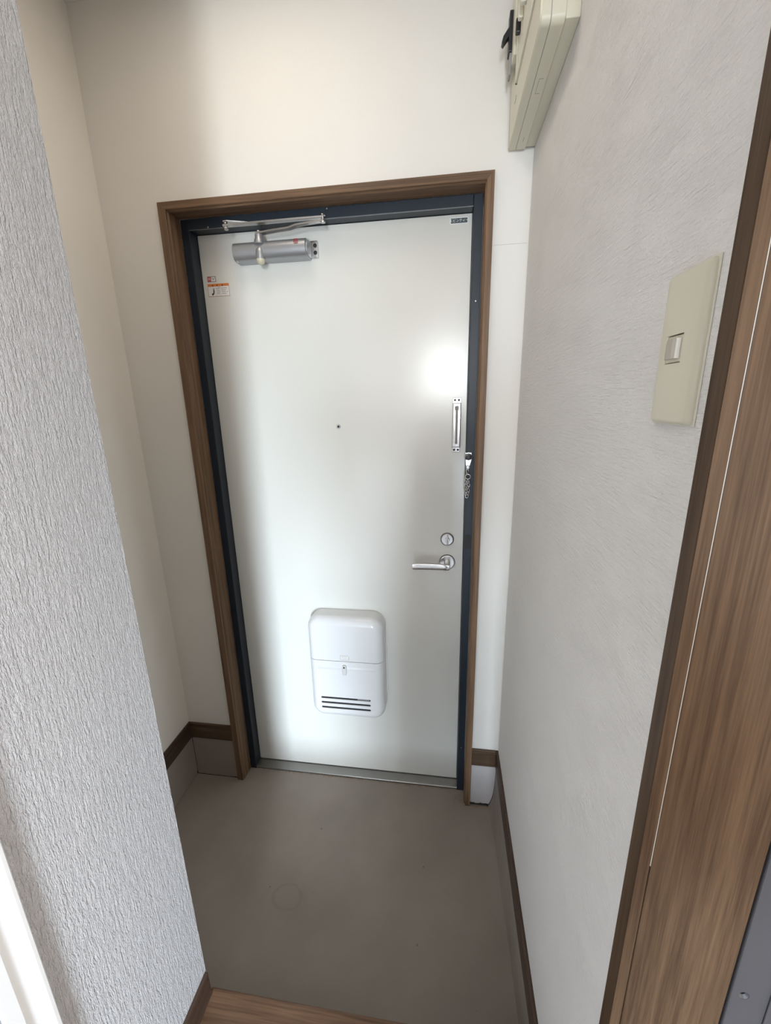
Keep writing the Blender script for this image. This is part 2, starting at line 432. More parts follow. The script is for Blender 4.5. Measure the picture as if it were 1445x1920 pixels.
# wooden casing round the entrance door (mitred)
tc = bpy.data.objects.new('trim_3', None); C.objects.link(tc); tc['kind'] = 'structure'; tc.location = (0.4, 0, 0)
tc['label'] = 'brown wooden casing around the entrance door'
def casing_prof(k):   # distance from the inner edge outward (u), depth y ; returns [(u,y)]
    return [(0, YF-0.0005), (0, YC+0.011), (0.0035, YC+0.0075), (0.0035, YC+0.0015), (0.005, YC), (1, YC), (1, 0.004), (0.6, 0.004), (0.6, YF-0.0005)]
def stile(xi, xo):
    rings = []
    for top in (0, 1):
        r = []
        for u, y in casing_prof(0):
            du = u if u < 0.1 else u*abs(xo-xi)
            x = xi + math.copysign(du, xo-xi)
            z = 0.001 if not top else IZ + du*(CZ-IZ)/abs(xo-xi)
            r.append((x, y, z))
        rings.append(r)
    return loft(bmesh.new(), rings)
link('casing_upright', stile(IX0, CX0), 'wood_v', tc)
link('casing_upright', stile(IX1, CX1), 'wood_v', tc)
rings = []
for xi, xo in ((IX0, CX0), (IX1, CX1)):
    r = []
    for u, y in casing_prof(0):
        du = u if u < 0.1 else u*(CZ-IZ)
        r.append((xi + du/(CZ-IZ)*(xo-xi), y, IZ+du))
    rings.append(r)
link('casing_head', loft(bmesh.new(), rings), 'wood_x', tc)

# baseboards and mortar plinths
def base_x(x0, x1, y):
    bm = bmesh.new()
    box(bm, x0, x1, y-0.008, y, ZB0, ZB1-0.0185, 0.001, 1); box(bm, x0, x1, y-0.0055, y, ZB1-0.0185, ZB1-0.0165); box(bm, x0, x1, y-0.0078, y, ZB1-0.0165, ZB1, 0.0015, 2)
    return bm
def base_y(xw, s, y0, y1, z0=ZB0, z1=ZB1):
    bm = bmesh.new()
    def bx(t, a, b, bev):
        lo, hi = sorted((xw, xw+s*t)); box(bm, lo, hi, y0, y1, a, b, bev, 2)
    bx(0.008, z0, z1-0.0185, 0.001); bx(0.0055, z1-0.0185, z1-0.0165, 0); bx(0.0078, z1-0.0165, z1, 0.0015)
    return bm
struct('baseboard_back_left', base_x(XL+0.008, CX0, 0), 'board_x', 'dark brown baseboard between recess corner and door casing')
struct('baseboard_left', base_y(XL, 1, YN, -0.0005), 'wood_y', 'dark brown baseboard along the left recess wall')
struct('baseboard_back_right', base_x(CX1+0.0005, XR-0.008, 0), 'board_x', 'short brown baseboard right of the door casing')
struct('baseboard_right', base_y(XR, -1, -0.8955, -0.0005), 'wood_y', 'brown baseboard along the foot of the right wall')
struct('baseboard_near_left', base_y(XN, 1, -0.9450, YN-0.003, ZH, 0.2505), 'wood_y', 'dark baseboard at the foot of the ribbed wallpaper wall')
def wavy_slab_x(x0, x1, yf, z0, z1, amp, n=14):
    bm = bmesh.new(); rings = []
    for i in range(n+1):
        x = x0+(x1-x0)*i/n; zz = z0 + random.uniform(0, amp)
        rings.append([(x, 0.0, zz), (x, yf, zz), (x, yf, z1), (x, 0.0, z1)])
    return loft(bm, rings)
def wavy_slab_y(xw, xf, y0, y1, z0, z1, amp, n=14):
    bm = bmesh.new(); rings = []
    for i in range(n+1):
        y = y0+(y1-y0)*i/n; zz = z0 + random.uniform(0, amp)
        rings.append([(xw, y, zz), (xf, y, zz), (xf, y, z1), (xw, y, z1)])
    return loft(bm, rings)
pl = bpy.data.objects.new('trim_4', None); C.objects.link(pl); pl['kind'] = 'structure'; pl.location = (0.4, 0, 0)
pl['label'] = 'mortar plinth under the baseboards around the entrance floor'
link('plinth_panel', wavy_slab_x(XL+0.0065, CX0, -0.004, 0.004, ZB0, 0.003), 'plinth', pl)
link('plinth_panel', wavy_slab_y(XL, XL+0.004, YN, -0.006, 0.001, ZB0, 0.002), 'plinth', pl)
link('plinth_panel', wavy_slab_x(CX1+0.001, 0.9405, -0.0045, 0.010, ZB0, 0.006), 'plinth_light', pl)
link('plinth_gap_shade', B(XL+0.003, CX0, -0.0025, 0.0, 0.0, ZB0-0.001), 'dark', pl)  # shadow-coloured strips paint the shade in the plinth joints
link('plinth_gap_shade', B(XL, XL+0.0025, YN, -0.001, 0.0, 0.01), 'dark', pl)
link('plinth_gap_shade', B(CX1+0.001, 0.9405, -0.0025, 0.0, 0.0, ZB0-0.001), 'dark', pl)
rings = []
for y, xb in ((-0.0045, 0.9185), (-0.04, 0.922), (-0.13, 0.931), (-0.29, 0.9345), (-0.42, 0.9385), (-0.56, 0.941), (YS+0.0005, 0.9415)):
    xt = XR-0.0045; r = []
    for i in range(11):
        t = i/10; r.append((xt + (xb-xt)*(t**5)*0.85 + (xb-xt)*0.15*t, y, ZB0*(1-t)))
    r += [(XR, y, 0.0), (XR, y, ZB0)]
    rings.append(r)
link('plinth_panel', loft(bmesh.new(), rings), 'plinth', pl, 0.6)
ck = []
for i in range(11):      # dark crack following the cove where the two plinths meet
    t = i/10; x = (XR-0.0045) + (0.9185-(XR-0.0045))*((t**5)*0.85 + 0.15*t); z = ZB0*(1-t); wd = 0.0006+0.0022*t*t
    ck.append([(x+0.001, -0.0046, z), (x-wd, -0.0046, z), (x-wd, -0.0052, z), (x+0.001, -0.0052, z)])
link('plinth_crack', loft(bmesh.new(), ck), 'dark', pl)

# ------------------------------------------------------------------ entrance door
dr = bpy.data.objects.new('door_1', None); C.objects.link(dr); dr['kind'] = 'structure'; dr.location = (0.4, YD, 0)
dr['label'] = 'cream painted steel entrance door in a dark blue black frame'
leaf = link('door_leaf', B(LX0+0.001, LX1-0.001, YD, YD+0.04, LZ0+0.003, LZ1-0.001, 0.0012), 'door', dr)
def frame_bar(x0, x1, z0, z1): return B(x0, x1, YF, YD+0.05, z0, z1, 0.0015)
link('steel_frame', frame_bar(IX0, LX0, 0.0, IZ), 'black', dr)
link('steel_frame', frame_bar(LX1, IX1, 0.0, IZ), 'black', dr)
link('steel_frame', frame_bar(LX0, LX1, LZ1, IZ), 'black', dr)
link('frame_lip', B(LX0, LX1, YF-0.0006, YF+0.003, LZ1-0.0006, LZ1+0.0006), 'lip', dr)
link('gasket', B(LX0-0.001, LX1+0.001, YD+0.02, YD+0.03, LZ0-0.008, LZ1+0.001), 'gasket', dr)
sl = bmesh.new()
prism(sl, [(0.052, 0.0), (0.052, 0.006), (0.0535, 0.0078), (0.058, 0.0085), (0.118, 0.0115), (0.118, 0.0)], 0, LX0, LX1)
link('threshold', sl, 'alu', dr)
sm = link('threshold_screw', lathe(bmesh.new(), (0.055, 0.072, 0.0086), (0, 0, 1), [(0.0025, 0), (0.0018, 0.0012), (0, 0.0013)], 12), 'steel', dr)
link('threshold_screw', lathe(bmesh.new(), (0.745, 0.072, 0.0086), (0, 0, 1), [(0.0025, 0), (0.0018, 0.0012), (0, 0.0013)], 12), 'steel', dr)
# small fixing studs on the frame
for x, z in ((0.052, 1.9535), (0.408, 1.974), (0.8205, 1.72), (0.8195, 0.2)):
    link('frame_stud', lathe(bmesh.new(), (x, YF, z), (0, -1, 0), [(0.0022, 0), (0.0018, 0.001), (0, 0.0013)], 10), 'satin', dr)
link('strike_plate', B(0.8115, 0.8265, YF-0.0008, YF, 0.988, 1.035, 0.0006, 1), 'gasket', dr)
# peephole
ph = link('peephole', lathe(bmesh.new(), (0.4008, YD, 1.379), (0, -1, 0), [(0.0072, 0), (0.0072, 0.002), (0.0058, 0.0035), (0.0042, 0.0035), (0.0038, 0.0015)], 24), 'satin', dr, 0.6)
link('lens', lathe(bmesh.new(), (0.4008, YD-0.0016, 1.379), (0, -1, 0), [(0.0037, 0), (0.0025, 0.0009), (0, 0.0012)], 16), 'hole', ph)
# thumb turn lock
lcx, lcz = 0.7541, 1.0055
lock = link('lock', lathe(bmesh.new(), (lcx, YD, lcz), (0, -1, 0), [(0.0212, 0), (0.0212, 0.004), (0.0205, 0.0065), (0.0185, 0.0078), (0.0178, 0.0074), (0, 0.0074)], 48), 'satin', dr, 0.5)
link('lock_rim', lathe(bmesh.new(), (lcx, YD, lcz), (0, -1, 0), [(0.0222, 0), (0.0222, 0.0028), (0.0214, 0.0034), (0.0213, 0.0)], 48), 'gasket', lock)
t = bmesh.new(); pillow_y(t, lcx-0.0032, lcx+0.0032, lcz-0.0155, lcz+0.0155, YD-0.006, YD-0.0165, 0.003, 0.002, 5, 3)
link('thumb_turn', t, 'satin', lock, 0.6)
link('thumb_hub', lathe(bmesh.new(), (lcx, YD-0.007, lcz), (0, -1, 0), [(0.0085, 0), (0.0085, 0.003), (0.007, 0.0042), (0, 0.0042)], 24), 'satin', lock, 0.5)
# lever handle
hcx, hcz = 0.7555, 0.9240
ha = link('handle', lathe(bmesh.new(), (hcx, YD, hcz), (0, -1, 0), [(0.0255, 0), (0.0255, 0.0055), (0.0245, 0.0070), (0.0225, 0.0074), (0.0215, 0.0068), (0.0130, 0.0068), (0, 0.0068)], 48), 'satin', dr, 0.5)
link('handle_rim', lathe(bmesh.new(), (hcx, YD, hcz), (0, -1, 0), [(0.0264, 0), (0.0264, 0.003), (0.0257, 0.0036), (0.0256, 0)], 48), 'gasket', ha)
nb = bmesh.new(); rings = []
for i in range(10):            # neck comes out of the rose and sweeps left into the lever
    t_ = i/9; a = t_*PI/2
    if i < 4: c = Vector((hcx, YD-0.006-0.011*i, hcz)); u = Vector((1, 0, 0)); 
    else:
        a = (i-4)/5*PI/2; c = Vector((hcx-0.012*(1-math.cos(a)), YD-0.039-0.010*math.sin(a), hcz)); u = Vector((math.cos(a), -math.sin(a), 0))
    rx = 0.0105 if i < 4 else 0.0105-0.0045*(i-4)/5; rz = 0.0105
    rings.append([tuple(c + u*rx*math.cos(2*PI*k/20) + Vector((0, 0, 1))*rz*math.sin(2*PI*k/20)) for k in range(20)])
loft(nb, rings); link('lever_neck', nb, 'satin', ha, 0.8)
lv = bmesh.new(); rings = []
NL = 14
for i in range(NL+1):
    t_ = i/NL; x = hcx+0.0075 - 0.1215*t_
    y = YD-0.049 + 0.004*math.sin(t_*PI); hh = 0.0105 + 0.0006*t_; tt = 0.0050
    if i in (0, NL): hh *= 0.86; tt *= 0.7
    rings.append([(x, y+py*tt, hcz-0.0008+pz*hh) for py, pz in ((-1, -0.55), (-0.75, -0.9), (0.6, -1), (1, -0.8), (1, 0.8), (0.6, 1), (-0.75, 0.9), (-1, 0.55))])
loft(lv, rings); link('lever', lv, 'satin', ha, 0.45)

# ------------------------------------------------------------------ chain guide on the door
cg = thing('chain_guide', (0.776, YD, 1.379), 'chrome door chain slide track screwed near the right edge of the cream door', 'door chain guide')
tb = bmesh.new()
x0, x1, z0, z1 = 0.7636, 0.7888, 1.3115, 1.4455
pillow_y(tb, x0, x1, z0, z1, YD-0.0035, YD-0.0155, 0.0012, 0.0025, 3, 4)
trk = link('track', tb, 'chrome_worn', cg, 0.5)
cb = bmesh.new()
prism(cb, rrect(0.7728, 0.7796, z0+0.009, z1-0.010, 0.0033, 6), 1, YD-0.03, YD-0.0062)
boolean_cut(trk, cb)
cb = bmesh.new(); cyl(cb, (0.7762, YD-0.03, z1-0.0155), (0.7762, YD-0.0062, z1-0.0155), 0.0075, n=24)
boolean_cut(trk, cb)
link('slot_floor', B(0.7705, 0.7819, YD-0.0064, YD-0.0060, z0+0.01, z1-0.009), 'slotmetal', cg)
for zz, s in ((z1, 1), (z0, -1)):
    pb = bmesh.new(); a, b = sorted((zz-s*0.002, zz+s*0.0155)); box(pb, x0+0.0005, x1-0.0005, YD-0.0030, YD, a, b, 0.0012)
    f = link('foot', pb, 'chrome_worn', cg)
    for xx in (0.7705, 0.7822):
        link('screw', lathe(bmesh.new(), (xx, YD-0.003, zz+s*0.0085), (0, -1, 0), [(0.0036, 0), (0.0032, 0.0009), (0.0018, 0.0012), (0.0016, 0.0004), (0, 0.0004)], 14), 'gasket', f)

# ------------------------------------------------------------------ door chain hanging on the frame
ch = thing('door_chain', (0.812, YF-0.004, 1.23), 'silver door chain hanging folded from its bracket on the dark frame', 'door chain')
bk = link('bracket', lathe(bmesh.new(), (0.8135, YF, 1.285), (0, -1, 0), [(0.0105, 0), (0.0105, 0.002), (0.0095, 0.003), (0.0068, 0.003), (0.0068, 0.012), (0.0078, 0.0125), (0.0078, 0.0145), (0.005, 0.0155), (0, 0.0155)], 24), 'black_plastic', ch, 0.5)
bm = bmesh.new()
box(bm, 0.8040, 0.8230, YF-0.0016, YF, 1.291, 1.299, 0.0006, 1)
link('screw_plate', bm, 'chrome', bk)
def torus(bm, c, ax, R, r, elong=0.0, n=20, m=8):
    c = Vector(c); ax = Vector(ax).normalized(); up = Vector((0, 0, 1)); u = (up - up.dot(ax)*ax)
    u = u.normalized() if u.length > 1e-4 else Vector((1, 0, 0)); v = ax.cross(u)
    rings = []
    for i in range(n):
        a = 2*PI*i/n; d = math.cos(a)*u + math.sin(a)*v
        p = c + d*R + u*(elong if math.cos(a) > 0 else -elong)
        rings.append([bm.verts.new(p + d*r*math.cos(2*PI*k/m) + ax*r*math.sin(2*PI*k/m)) for k in range(m)])
    for i in range(n):
        P, Q = rings[i], rings[(i+1) % n]
        for k in range(m): bm.faces.new((P[k], P[(k+1) % m], Q[(k+1) % m], Q[k]))
    return bm
hk = bmesh.new()
torus(hk, (0.8135, YF-0.011, 1.2835), (0, 1, 0), 0.0098, 0.0016)
prism(hk, [(0.8040, 1.279), (0.8230, 1.279), (0.8190, 1.2665), (0.8165, 1.2560), (0.8095, 1.2480), (0.8070, 1.2560), (0.8058, 1.2665)], 1, YF-0.0125, YF-0.0098)
h = link('hook', hk, 'chrome_worn', ch, 0.6)
torus(bm := bmesh.new(), (0.8120, YF-0.0145, 1.2555), (0, 1, 0), 0.0042, 0.0014)
link('hook_eye', bm, 'chrome', h, 1.0)
proto = None
def chain_link(x, y, z, ax, R=0.0040, el=0.0026):
    b_ = torus(bmesh.new(), (x, y, z), ax, R, 0.00135, el, 16, 6)
    return link('chain_link', b_, 'steel', ch, 1.2)
chain_link(0.8112, YF-0.0110, 1.2440, (0.6, 1, 0.2), 0.0036)
chain_link(0.8105, YF-0.0100, 1.2360, (1, -0.5, 0.1), 0.0036)
b_ = torus(bmesh.new(), (0.8135, YF-0.0100, 1.2260), (0.1, 1, 0.1), 0.0078, 0.0014, 0, 24, 6); link('chain_ring', b_, 'chrome', ch, 1.2)
for q, (xx, n0, z0_) in enumerate(((0.8088, 6, 1.2150), (0.8158, 5, 1.2080))):
    for k in range(n0):
        chain_link(xx + 0.0006*math.sin(k*2.1), YF-0.0068, z0_-k*0.0088, (1, 0.5, 0.15) if (k+q) % 2 else (-0.35, 1, 0.1))
chain_link(0.8122, YF-0.0072, 1.1635, (0.2, 1, 0.1), 0.0044, 0.001)

# ------------------------------------------------------------------ door closer
dc = thing('door_closer', (0.23, YD, 1.885), 'silver hydraulic door closer with folded arm at top of the door', 'door closer')
pr = []
yb_, yf_, z0, z1 = YD, 0.036, 1.8590, 1.9080
for k in range(17):
    a = PI*k/16
    pr.append((0.060 - 0.024*math.sin(a)**0.75, (z0+z1)/2 - (z1-z0)/2*math.cos(a)))
pr = [(YD-0.001, z0+0.001)] + pr + [(YD-0.001, z1-0.001)]
bb = bmesh.new(); rings = []
for x, s in ((0.1235, 0.90), (0.1245, 1.0), (0.3425, 1.0), (0.3445, 0.93)):
    cy_, cz_ = 0.065, (z0+z1)/2
    rings.append([(x, cy_+(y-cy_)*s, cz_+(z-cz_)*s) for y, z in pr])
loft(bb, rings); body = link('body', bb, 'silver', dc, 0.6)
eb = bmesh.new(); pts = [(0.066 + (y-0.066)*0.86, (z0+z1)/2 + (z-(z0+z1)/2)*0.86) for y, z in pr]
prism(eb, pts, 0, 0.3440, 0.3470); link('end_cap', eb, 'silver', body)
eb = bmesh.new(); pillow_y(eb, 0.128, 0.1335, z0-0.0005, z0+0.006, 0.055, 0.0465, 0.0022, 0.0015, 4, 3); link('corner_cap', eb, 'satin', body)
mb = bmesh.new(); pillow_y(mb, 0.345, 0.3675, 1.8640, 1.9085, YD, YD-0.0105, 0.003, 0.0015, 4, 3)
mo = link('mounting_foot', mb, 'steel', dc, 0.6)
for zz in (1.8955, 1.8770):
    link('screw', lathe(bmesh.new(), (0.3600, YD-0.0105, zz), (0, -1, 0), [(0.0056, 0), (0.0052, 0.0016), (0.004, 0.0024), (0.0024, 0.0024), (0.0022, 0.001), (0, 0.001)], 18), 'gasket', mo, 0.6)
mb = bmesh.new(); box(mb, 0.116, 0.128, YD-0.006, YD, 1.8640, 1.9060, 0.002)
link('mounting_foot', mb, 'silver', dc)
px, py = 0.2062, 0.045
link('pinion_tower', lathe(bmesh.new(), (px, py, 1.8980), (0, 0, 1), [(0.0150, 0), (0.0142, 0.010), (0.0112, 0.016), (0.0108, 0.0245), (0.0085, 0.0262), (0, 0.0262)], 28), 'silver', dc, 0.5)
link('pinion_boss', lathe(bmesh.new(), (px, 0.0445, 1.8850), (0, 0, -1), [(0.0, -0.006), (0.0085, -0.004), (0.0128, 0.003), (0.0132, 0.010), (0.0128, 0.0255)], 28), 'silver', dc, 0.6)
link('pinion_cap', lathe(bmesh.new(), (px, 0.0445, 1.8640), (0, 0, -1), [(0.0126, 0), (0.0122, 0.009), (0.0095, 0.0155), (0.0050, 0.0188), (0, 0.0195)], 28), 'cream_cap', dc, 0.8)
def flat_bar(pts, w, t):
    """bar along 3D points, width horizontal (in depth y), thickness t."""
    bm = bmesh.new(); rings = []
    for i, p in enumerate(pts):
        p = Vector(p); q0 = Vector(pts[max(i-1, 0)]); q1 = Vector(pts[min(i+1, len(pts)-1)])
        d = (q1-q0).normalized(); s = d.cross(Vector((0, 0, 1))).normalized(); n = s.cross(d)
        ww = w[i] if isinstance(w, (list, tuple)) else w
        rings.append([tuple(p + s*ww/2 + n*t/2), tuple(p - s*ww/2 + n*t/2), tuple(p - s*ww/2 - n*t/2), tuple(p + s*ww/2 - n*t/2)])
    return loft(bm, rings)
main = flat_bar([(px-0.006, py, 1.9250), (px+0.012, py-0.001, 1.9255), (0.262, 0.040, 1.9275), (0.300, 0.037, 1.9285), (0.322, 0.035, 1.9335), (0.375, 0.031, 1.9365), (0.4045, 0.029, 1.9370)], [0.018, 0.019, 0.0175, 0.0165, 0.0155, 0.014, 0.012], 0.0045)
ma = link('main_arm', main, 'steel', dc)
link('arm_nut', lathe(bmesh.new(), (px, py, 1.9272), (0, 0, 1), [(0.0055, 0), (0.0055, 0.005), (0.004, 0.006), (0, 0.006)], 12), 'steel', ma)
fa = link('link_arm', flat_bar([(0.112, 0.026, 1.9440), (0.20, 0.027, 1.9445), (0.31, 0.028, 1.9455), (0.4045, 0.029, 1.9460)], [0.013, 0.018, 0.016, 0.013], 0.0042), 'steel', dc)
link('elbow_pin', lathe(bmesh.new(), (0.4010, 0.029, 1.9325), (0, 0, 1), [(0.0065, 0), (0.0072, 0.002), (0.0072, 0.0035), (0.0042, 0.0045), (0.0042, 0.0165), (0.0072, 0.0172), (0.0068, 0.020), (0.0035, 0.0215), (0, 0.0218)], 20), 'steel', dc, 0.6)
link('shoe_pin', lathe(bmesh.new(), (0.1190, 0.026, 1.9335), (0, 0, 1), [(0.005, 0), (0.0068, 0.002), (0.0068, 0.005), (0.0042, 0.006), (0.0042, 0.0135), (0.0068, 0.0145), (0.0062, 0.0175), (0.003, 0.019), (0, 0.0192)], 20), 'steel', dc, 0.6)
sb = bmesh.new()
prism(sb, [(0.114, 0.020), (0.126, 0.019), (0.178, 0.0395), (0.186, YF), (0.138, YF), (0.114, 0.031)], 2, 1.9525, 1.9555)
link('frame_shoe', sb, 'steel', dc)
text_mesh('brand_mark', 'G', 'red', body, (0.3165, 0.0362, 1.8965), 0.0105, extrude=0.0004)
fr = bmesh.new(); 
for a in ((0.3110, 0.3222, 1.8908, 1.8915), (0.3110, 0.3222, 1.9018, 1.9025), (0.3110, 0.3117, 1.8908, 1.9025), (0.3215, 0.3222, 1.8908, 1.9025)):
    box(fr, a[0], a[1], 0.0358, 0.0390, a[2], a[3])
link('mark_border', fr, 'red', body)

# ------------------------------------------------------------------ stickers and badge
st = thing('warning_sticker', (0.042, YD, 1.799), 'orange headed warning sticker with hand pictogram left on the door', 'sticker')
def flat(name, x0, x1, z0, z1, mat, par, lay=1):
    return link(name, B(x0, x1, YD-0.0002*lay, YD-0.0002*(lay-1), z0, z1), mat, par)
flat('backing', 0.0066, 0.0775, 1.7800, 1.8165, 'white_label', st)
flat('header', 0.0072, 0.0770, 1.8085, 1.8160, 'orange', st, 2)
bm = bmesh.new()
for a in ((0.0068, 0.0775, 1.7800, 1.7812), (0.0068, 0.0076, 1.7800, 1.8090), (0.0766, 0.0775, 1.7800, 1.8090)): box(bm, a[0], a[1], YD-0.0004, YD-0.0002, a[2], a[3])
link('border', bm, 'redborder', st)
for x in (0.024, 0.0385, 0.0555):
    bm = bmesh.new(); prism(bm, [(x-0.0026, 1.8095), (x+0.0026, 1.8095), (x, 1.8148)], 1, YD-0.0006, YD-0.0004); link('warning_triangle', bm, 'black_print', st)
bm = bmesh.new()
prism(bm, [(0.0250, 1.8035), (0.0268, 1.8038), (0.0280, 1.7955), (0.0268, 1.7890), (0.0240, 1.7850), (0.0200, 1.7835), (0.0180, 1.7860), (0.0190, 1.7888), (0.0218, 1.7895), (0.0236, 1.7915), (0.0240, 1.7960)], 1, YD-0.0004, YD-0.0002)
link('pictogram', bm, 'black_print', st)
bm = bmesh.new()
for i, (a, b, z) in enumerate(((0.040, 0.048, 1.8060), (0.034, 0.046, 1.8025), (0.050, 0.069, 1.8030), (0.036, 0.046, 1.7970), (0.050, 0.066, 1.7975), (0.036, 0.048, 1.7925), (0.052, 0.064, 1.7925), (0.068, 0.072, 1.7925), (0.036, 0.046, 1.7880), (0.052, 0.066, 1.7875))):
    x = a
    while x < b:
        wd = random.uniform(0.0010, 0.0022); box(bm, x, min(x+wd, b), YD-0.0004, YD-0.0002, z-0.0009, z+0.0009); x += wd+0.0006
link('small_print', bm, 'grey_print', st)
s2 = thing('small_sticker', (0.0226, YD, 1.8285), 'tiny red and white sticker above the orange warning sticker', 'sticker')
flat('backing', 0.0085, 0.0370, 1.8210, 1.8372, 'grey_print', s2)
flat('red_field', 0.0098, 0.0198, 1.8224, 1.8356, 'red', s2, 2)
flat('white_field', 0.0212, 0.0345, 1.8230, 1.8350, 'white_label', s2, 2)
bm = bmesh.new()
for a in ((0.0120, 0.0175, 1.8300, 1.8312), (0.0120, 0.0132, 1.8255, 1.8330), (0.0163, 0.0175, 1.8255, 1.8330)): box(bm, a[0], a[1], YD-0.0006, YD-0.0004, a[2], a[3])
link('red_print', bm, 'white_label', s2)
bm = bmesh.new()
prism(bm, [(0.0225, 1.8340), (0.0245, 1.8340), (0.0280, 1.8290), (0.0325, 1.8340), (0.0338, 1.8330), (0.0290, 1.8265), (0.0272, 1.8265)], 1, YD-0.0006, YD-0.0004)
link('grey_mark', bm, 'grey_print', s2)
bd = thing('name_badge', (0.771, YD, 1.9322), 'small dark name badge with white katakana letters at door top right', 'badge')
bm = bmesh.new(); pillow_y(bm, 0.7462, 0.7960, 1.9245, 1.9405, YD, YD-0.0009, 0.002, 0.0004, 4, 2); link('plate', bm, 'badge_white', bd)
bm = bmesh.new(); prism(bm, rrect(0.7484, 0.7938, 1.9266, 1.9385, 0.0008, 3), 1, YD-0.0012, YD-0.0008); link('field', bm, 'badge_dark', bd)
text_mesh('lettering', 'エビンティー', 'badge_white', bd, (0.7711, YD-0.0013, 1.9324), 0.0088, extrude=0.0001)

# ------------------------------------------------------------------ mail box on the door
mbx = thing('mail_box', (0.40, YD, 0.52), 'white enamel mail receiver box low on the entrance door', 'mail box')
mx0, mx1, mz0, mz1, myf, zs_ = 0.2645, 0.5395, 0.3150, 0.7270, 0.0150, 0.5600
def box_half(up):
    bm = bmesh.new()
    pillow_y(bm, mx0, mx1, mz0, mz1, YD-0.002, myf, 0.046, 0.030, 10, 10)
    gp = 0.0009
    # parting line curves up towards the two sides like the photo's lid edge
    bmesh.ops.bisect_plane(bm, geom=bm.verts[:]+bm.edges[:]+bm.faces[:], plane_co=(0, 0, zs_+(gp if up else -gp)), plane_no=(0, 0, -1 if up else 1), clear_outer=True)
    bmesh.ops.remove_doubles(bm, verts=bm.verts[:], dist=1e-6)
    ed = [e for e in bm.edges if e.is_boundary]
    bmesh.ops.edgeloop_fill(bm, edges=ed)
    return bm
lid = link('lid', box_half(True), 'box_white', mbx, 0.5)
front = link('front_panel', box_half(False), 'box_white', mbx, 0.5)
SX0, SX1 = 0.3035, 0.4890
cb = bmesh.new()
for zc in (0.4030, 0.3822, 0.3612):
    prism(cb, rrect(SX0, SX1, zc-0.0042, zc+0.0042, 0.0040, 5), 1, myf-0.01, myf+0.012)
boolean_cut(front, cb)
for p in front.data.polygons: p.use_smooth = False
bmx = bmesh.new(); bmx.from_mesh(front.data)
for f in bmx.faces: f.smooth = True
for e in bmx.edges: e.smooth = not (len(e.link_faces) == 2 and e.calc_face_angle(0) > 0.5)
bmx.to_mesh(front.data); bmx.free()
for zc in (0.4030, 0.3822, 0.3612):
    bm = bmesh.new(); prism(bm, rrect(SX0+0.0002, SX1-0.0002, zc-0.0040, zc+0.0040, 0.0038, 5), 1, myf+0.0022, myf+0.0115)
    s_ = link('vent_slot_shade', bm, 'black_plastic', mbx)  # black slab paints the shade of the hollow behind the slot
    s_['label'] = 'slot in the lower front, its inner shade painted black'
bm = bmesh.new(); box(bm, 0.440, 0.484, myf+0.0013, myf+0.0021, 0.4005, 0.4058); link('paper_edge', bm, 'silver', mbx)
bm = bmesh.new(); rings = []
for k, (z, y) in enumerate(((0.5375, 0.0), (0.5345, -0.0006), (0.5320, -0.0012), (0.5300, -0.0013), (0.5270, -0.0006), (0.5245, 0.0))):
    rings.append([(mx0+0.032, myf+0.0006, z), (mx0+0.034, myf+y, z), (mx1-0.034, myf+y, z), (mx1-0.032, myf+0.0006, z)])
loft(bm, rings); link('crease', bm, 'box_white', front, 1.0)
bm = bmesh.new(); pillow_y(bm, mx0+0.006, mx1+0.003, mz0+0.055, mz1-0.11, YD-0.0001, YD-0.006, 0.03, 0.001, 6, 2)
link('back_plate', bm, 'box_white', mbx, 0.5)
lt = bmesh.new(); pillow_y(lt, 0.3905, 0.4060, 0.5075, 0.5470, myf, myf-0.0085, 0.006, 0.003, 5, 3)
lat = link('latch', lt, 'latch', mbx, 0.6)
link('latch_pivot', lathe(bmesh.new(), (0.3982, myf-0.0078, 0.5405), (0, -1, 0), [(0.0035, 0), (0.003, 0.002), (0, 0.0024)], 14), 'gasket', lat, 0.6)
bm = bmesh.new(); box(bm, 0.3815, 0.4175, myf-0.0003, myf+0.0001, 0.5655, 0.5860); sk = link('label_sticker', bm, 'white_label', lid)
bm = bmesh.new()
for a in ((0.384, 0.416, 0.5835, 0.5845), (0.384, 0.416, 0.5665, 0.5674), (0.4150, 0.4164, 0.5685, 0.5800), (0.387, 0.410, 0.5795, 0.5800), (0.387, 0.408, 0.5735, 0.5740), (0.3835, 0.3842, 0.568, 0.584)): box(bm, a[0], a[1], myf-0.0005, myf-0.0002, a[2], a[3])
link('label_print', bm, 'grey_print', lid)

# ------------------------------------------------------------------ light switch
sw = thing('light_switch', (XR, -0.85, 1.495), 'yellowed cream rocker light switch plate on right wall beside wooden jamb', 'light switch')
def pillow_x(x_wall, xf, y0, y1, z0, z1, rc, rf, nf=5):
    bm = bmesh.new()
    rings = [[(x_wall, y, z) for y, z in rrect(y0, y1, z0, z1, rc, 6)]]
    for i in range(nf+1):
        a = PI/2*i/nf; ins = rf*(1-math.cos(a)); x = xf + rf*(1-math.sin(a))
        rings.append([(x, y, z) for y, z in rrect(y0+ins, y1-ins, z0+ins, z1-ins, max(rc-ins, 0.0006), 6)])
    return loft(bm, rings)
def plate_mesh():
    bm = bmesh.new(); rings = []
    for k in range(7):
        a = PI/2*k/6; ins = 0.0062*(1-math.cos(a)); x = XR-0.0010-0.0052*math.sin(a)
        rings.append([(x, y, z) for y, z in rrect(-0.8668+ins*1.15, -0.8000-ins, 1.4325+ins*0.6, 1.5575-ins*0.4, 0.0045, 6)])
    return loft(bm, rings)
sp = link('plate', plate_mesh(), 'beige', sw, 0.6)
OY0, OY1, OZ0, OZ1 = -0.8425, -0.8150, 1.4838, 1.5075
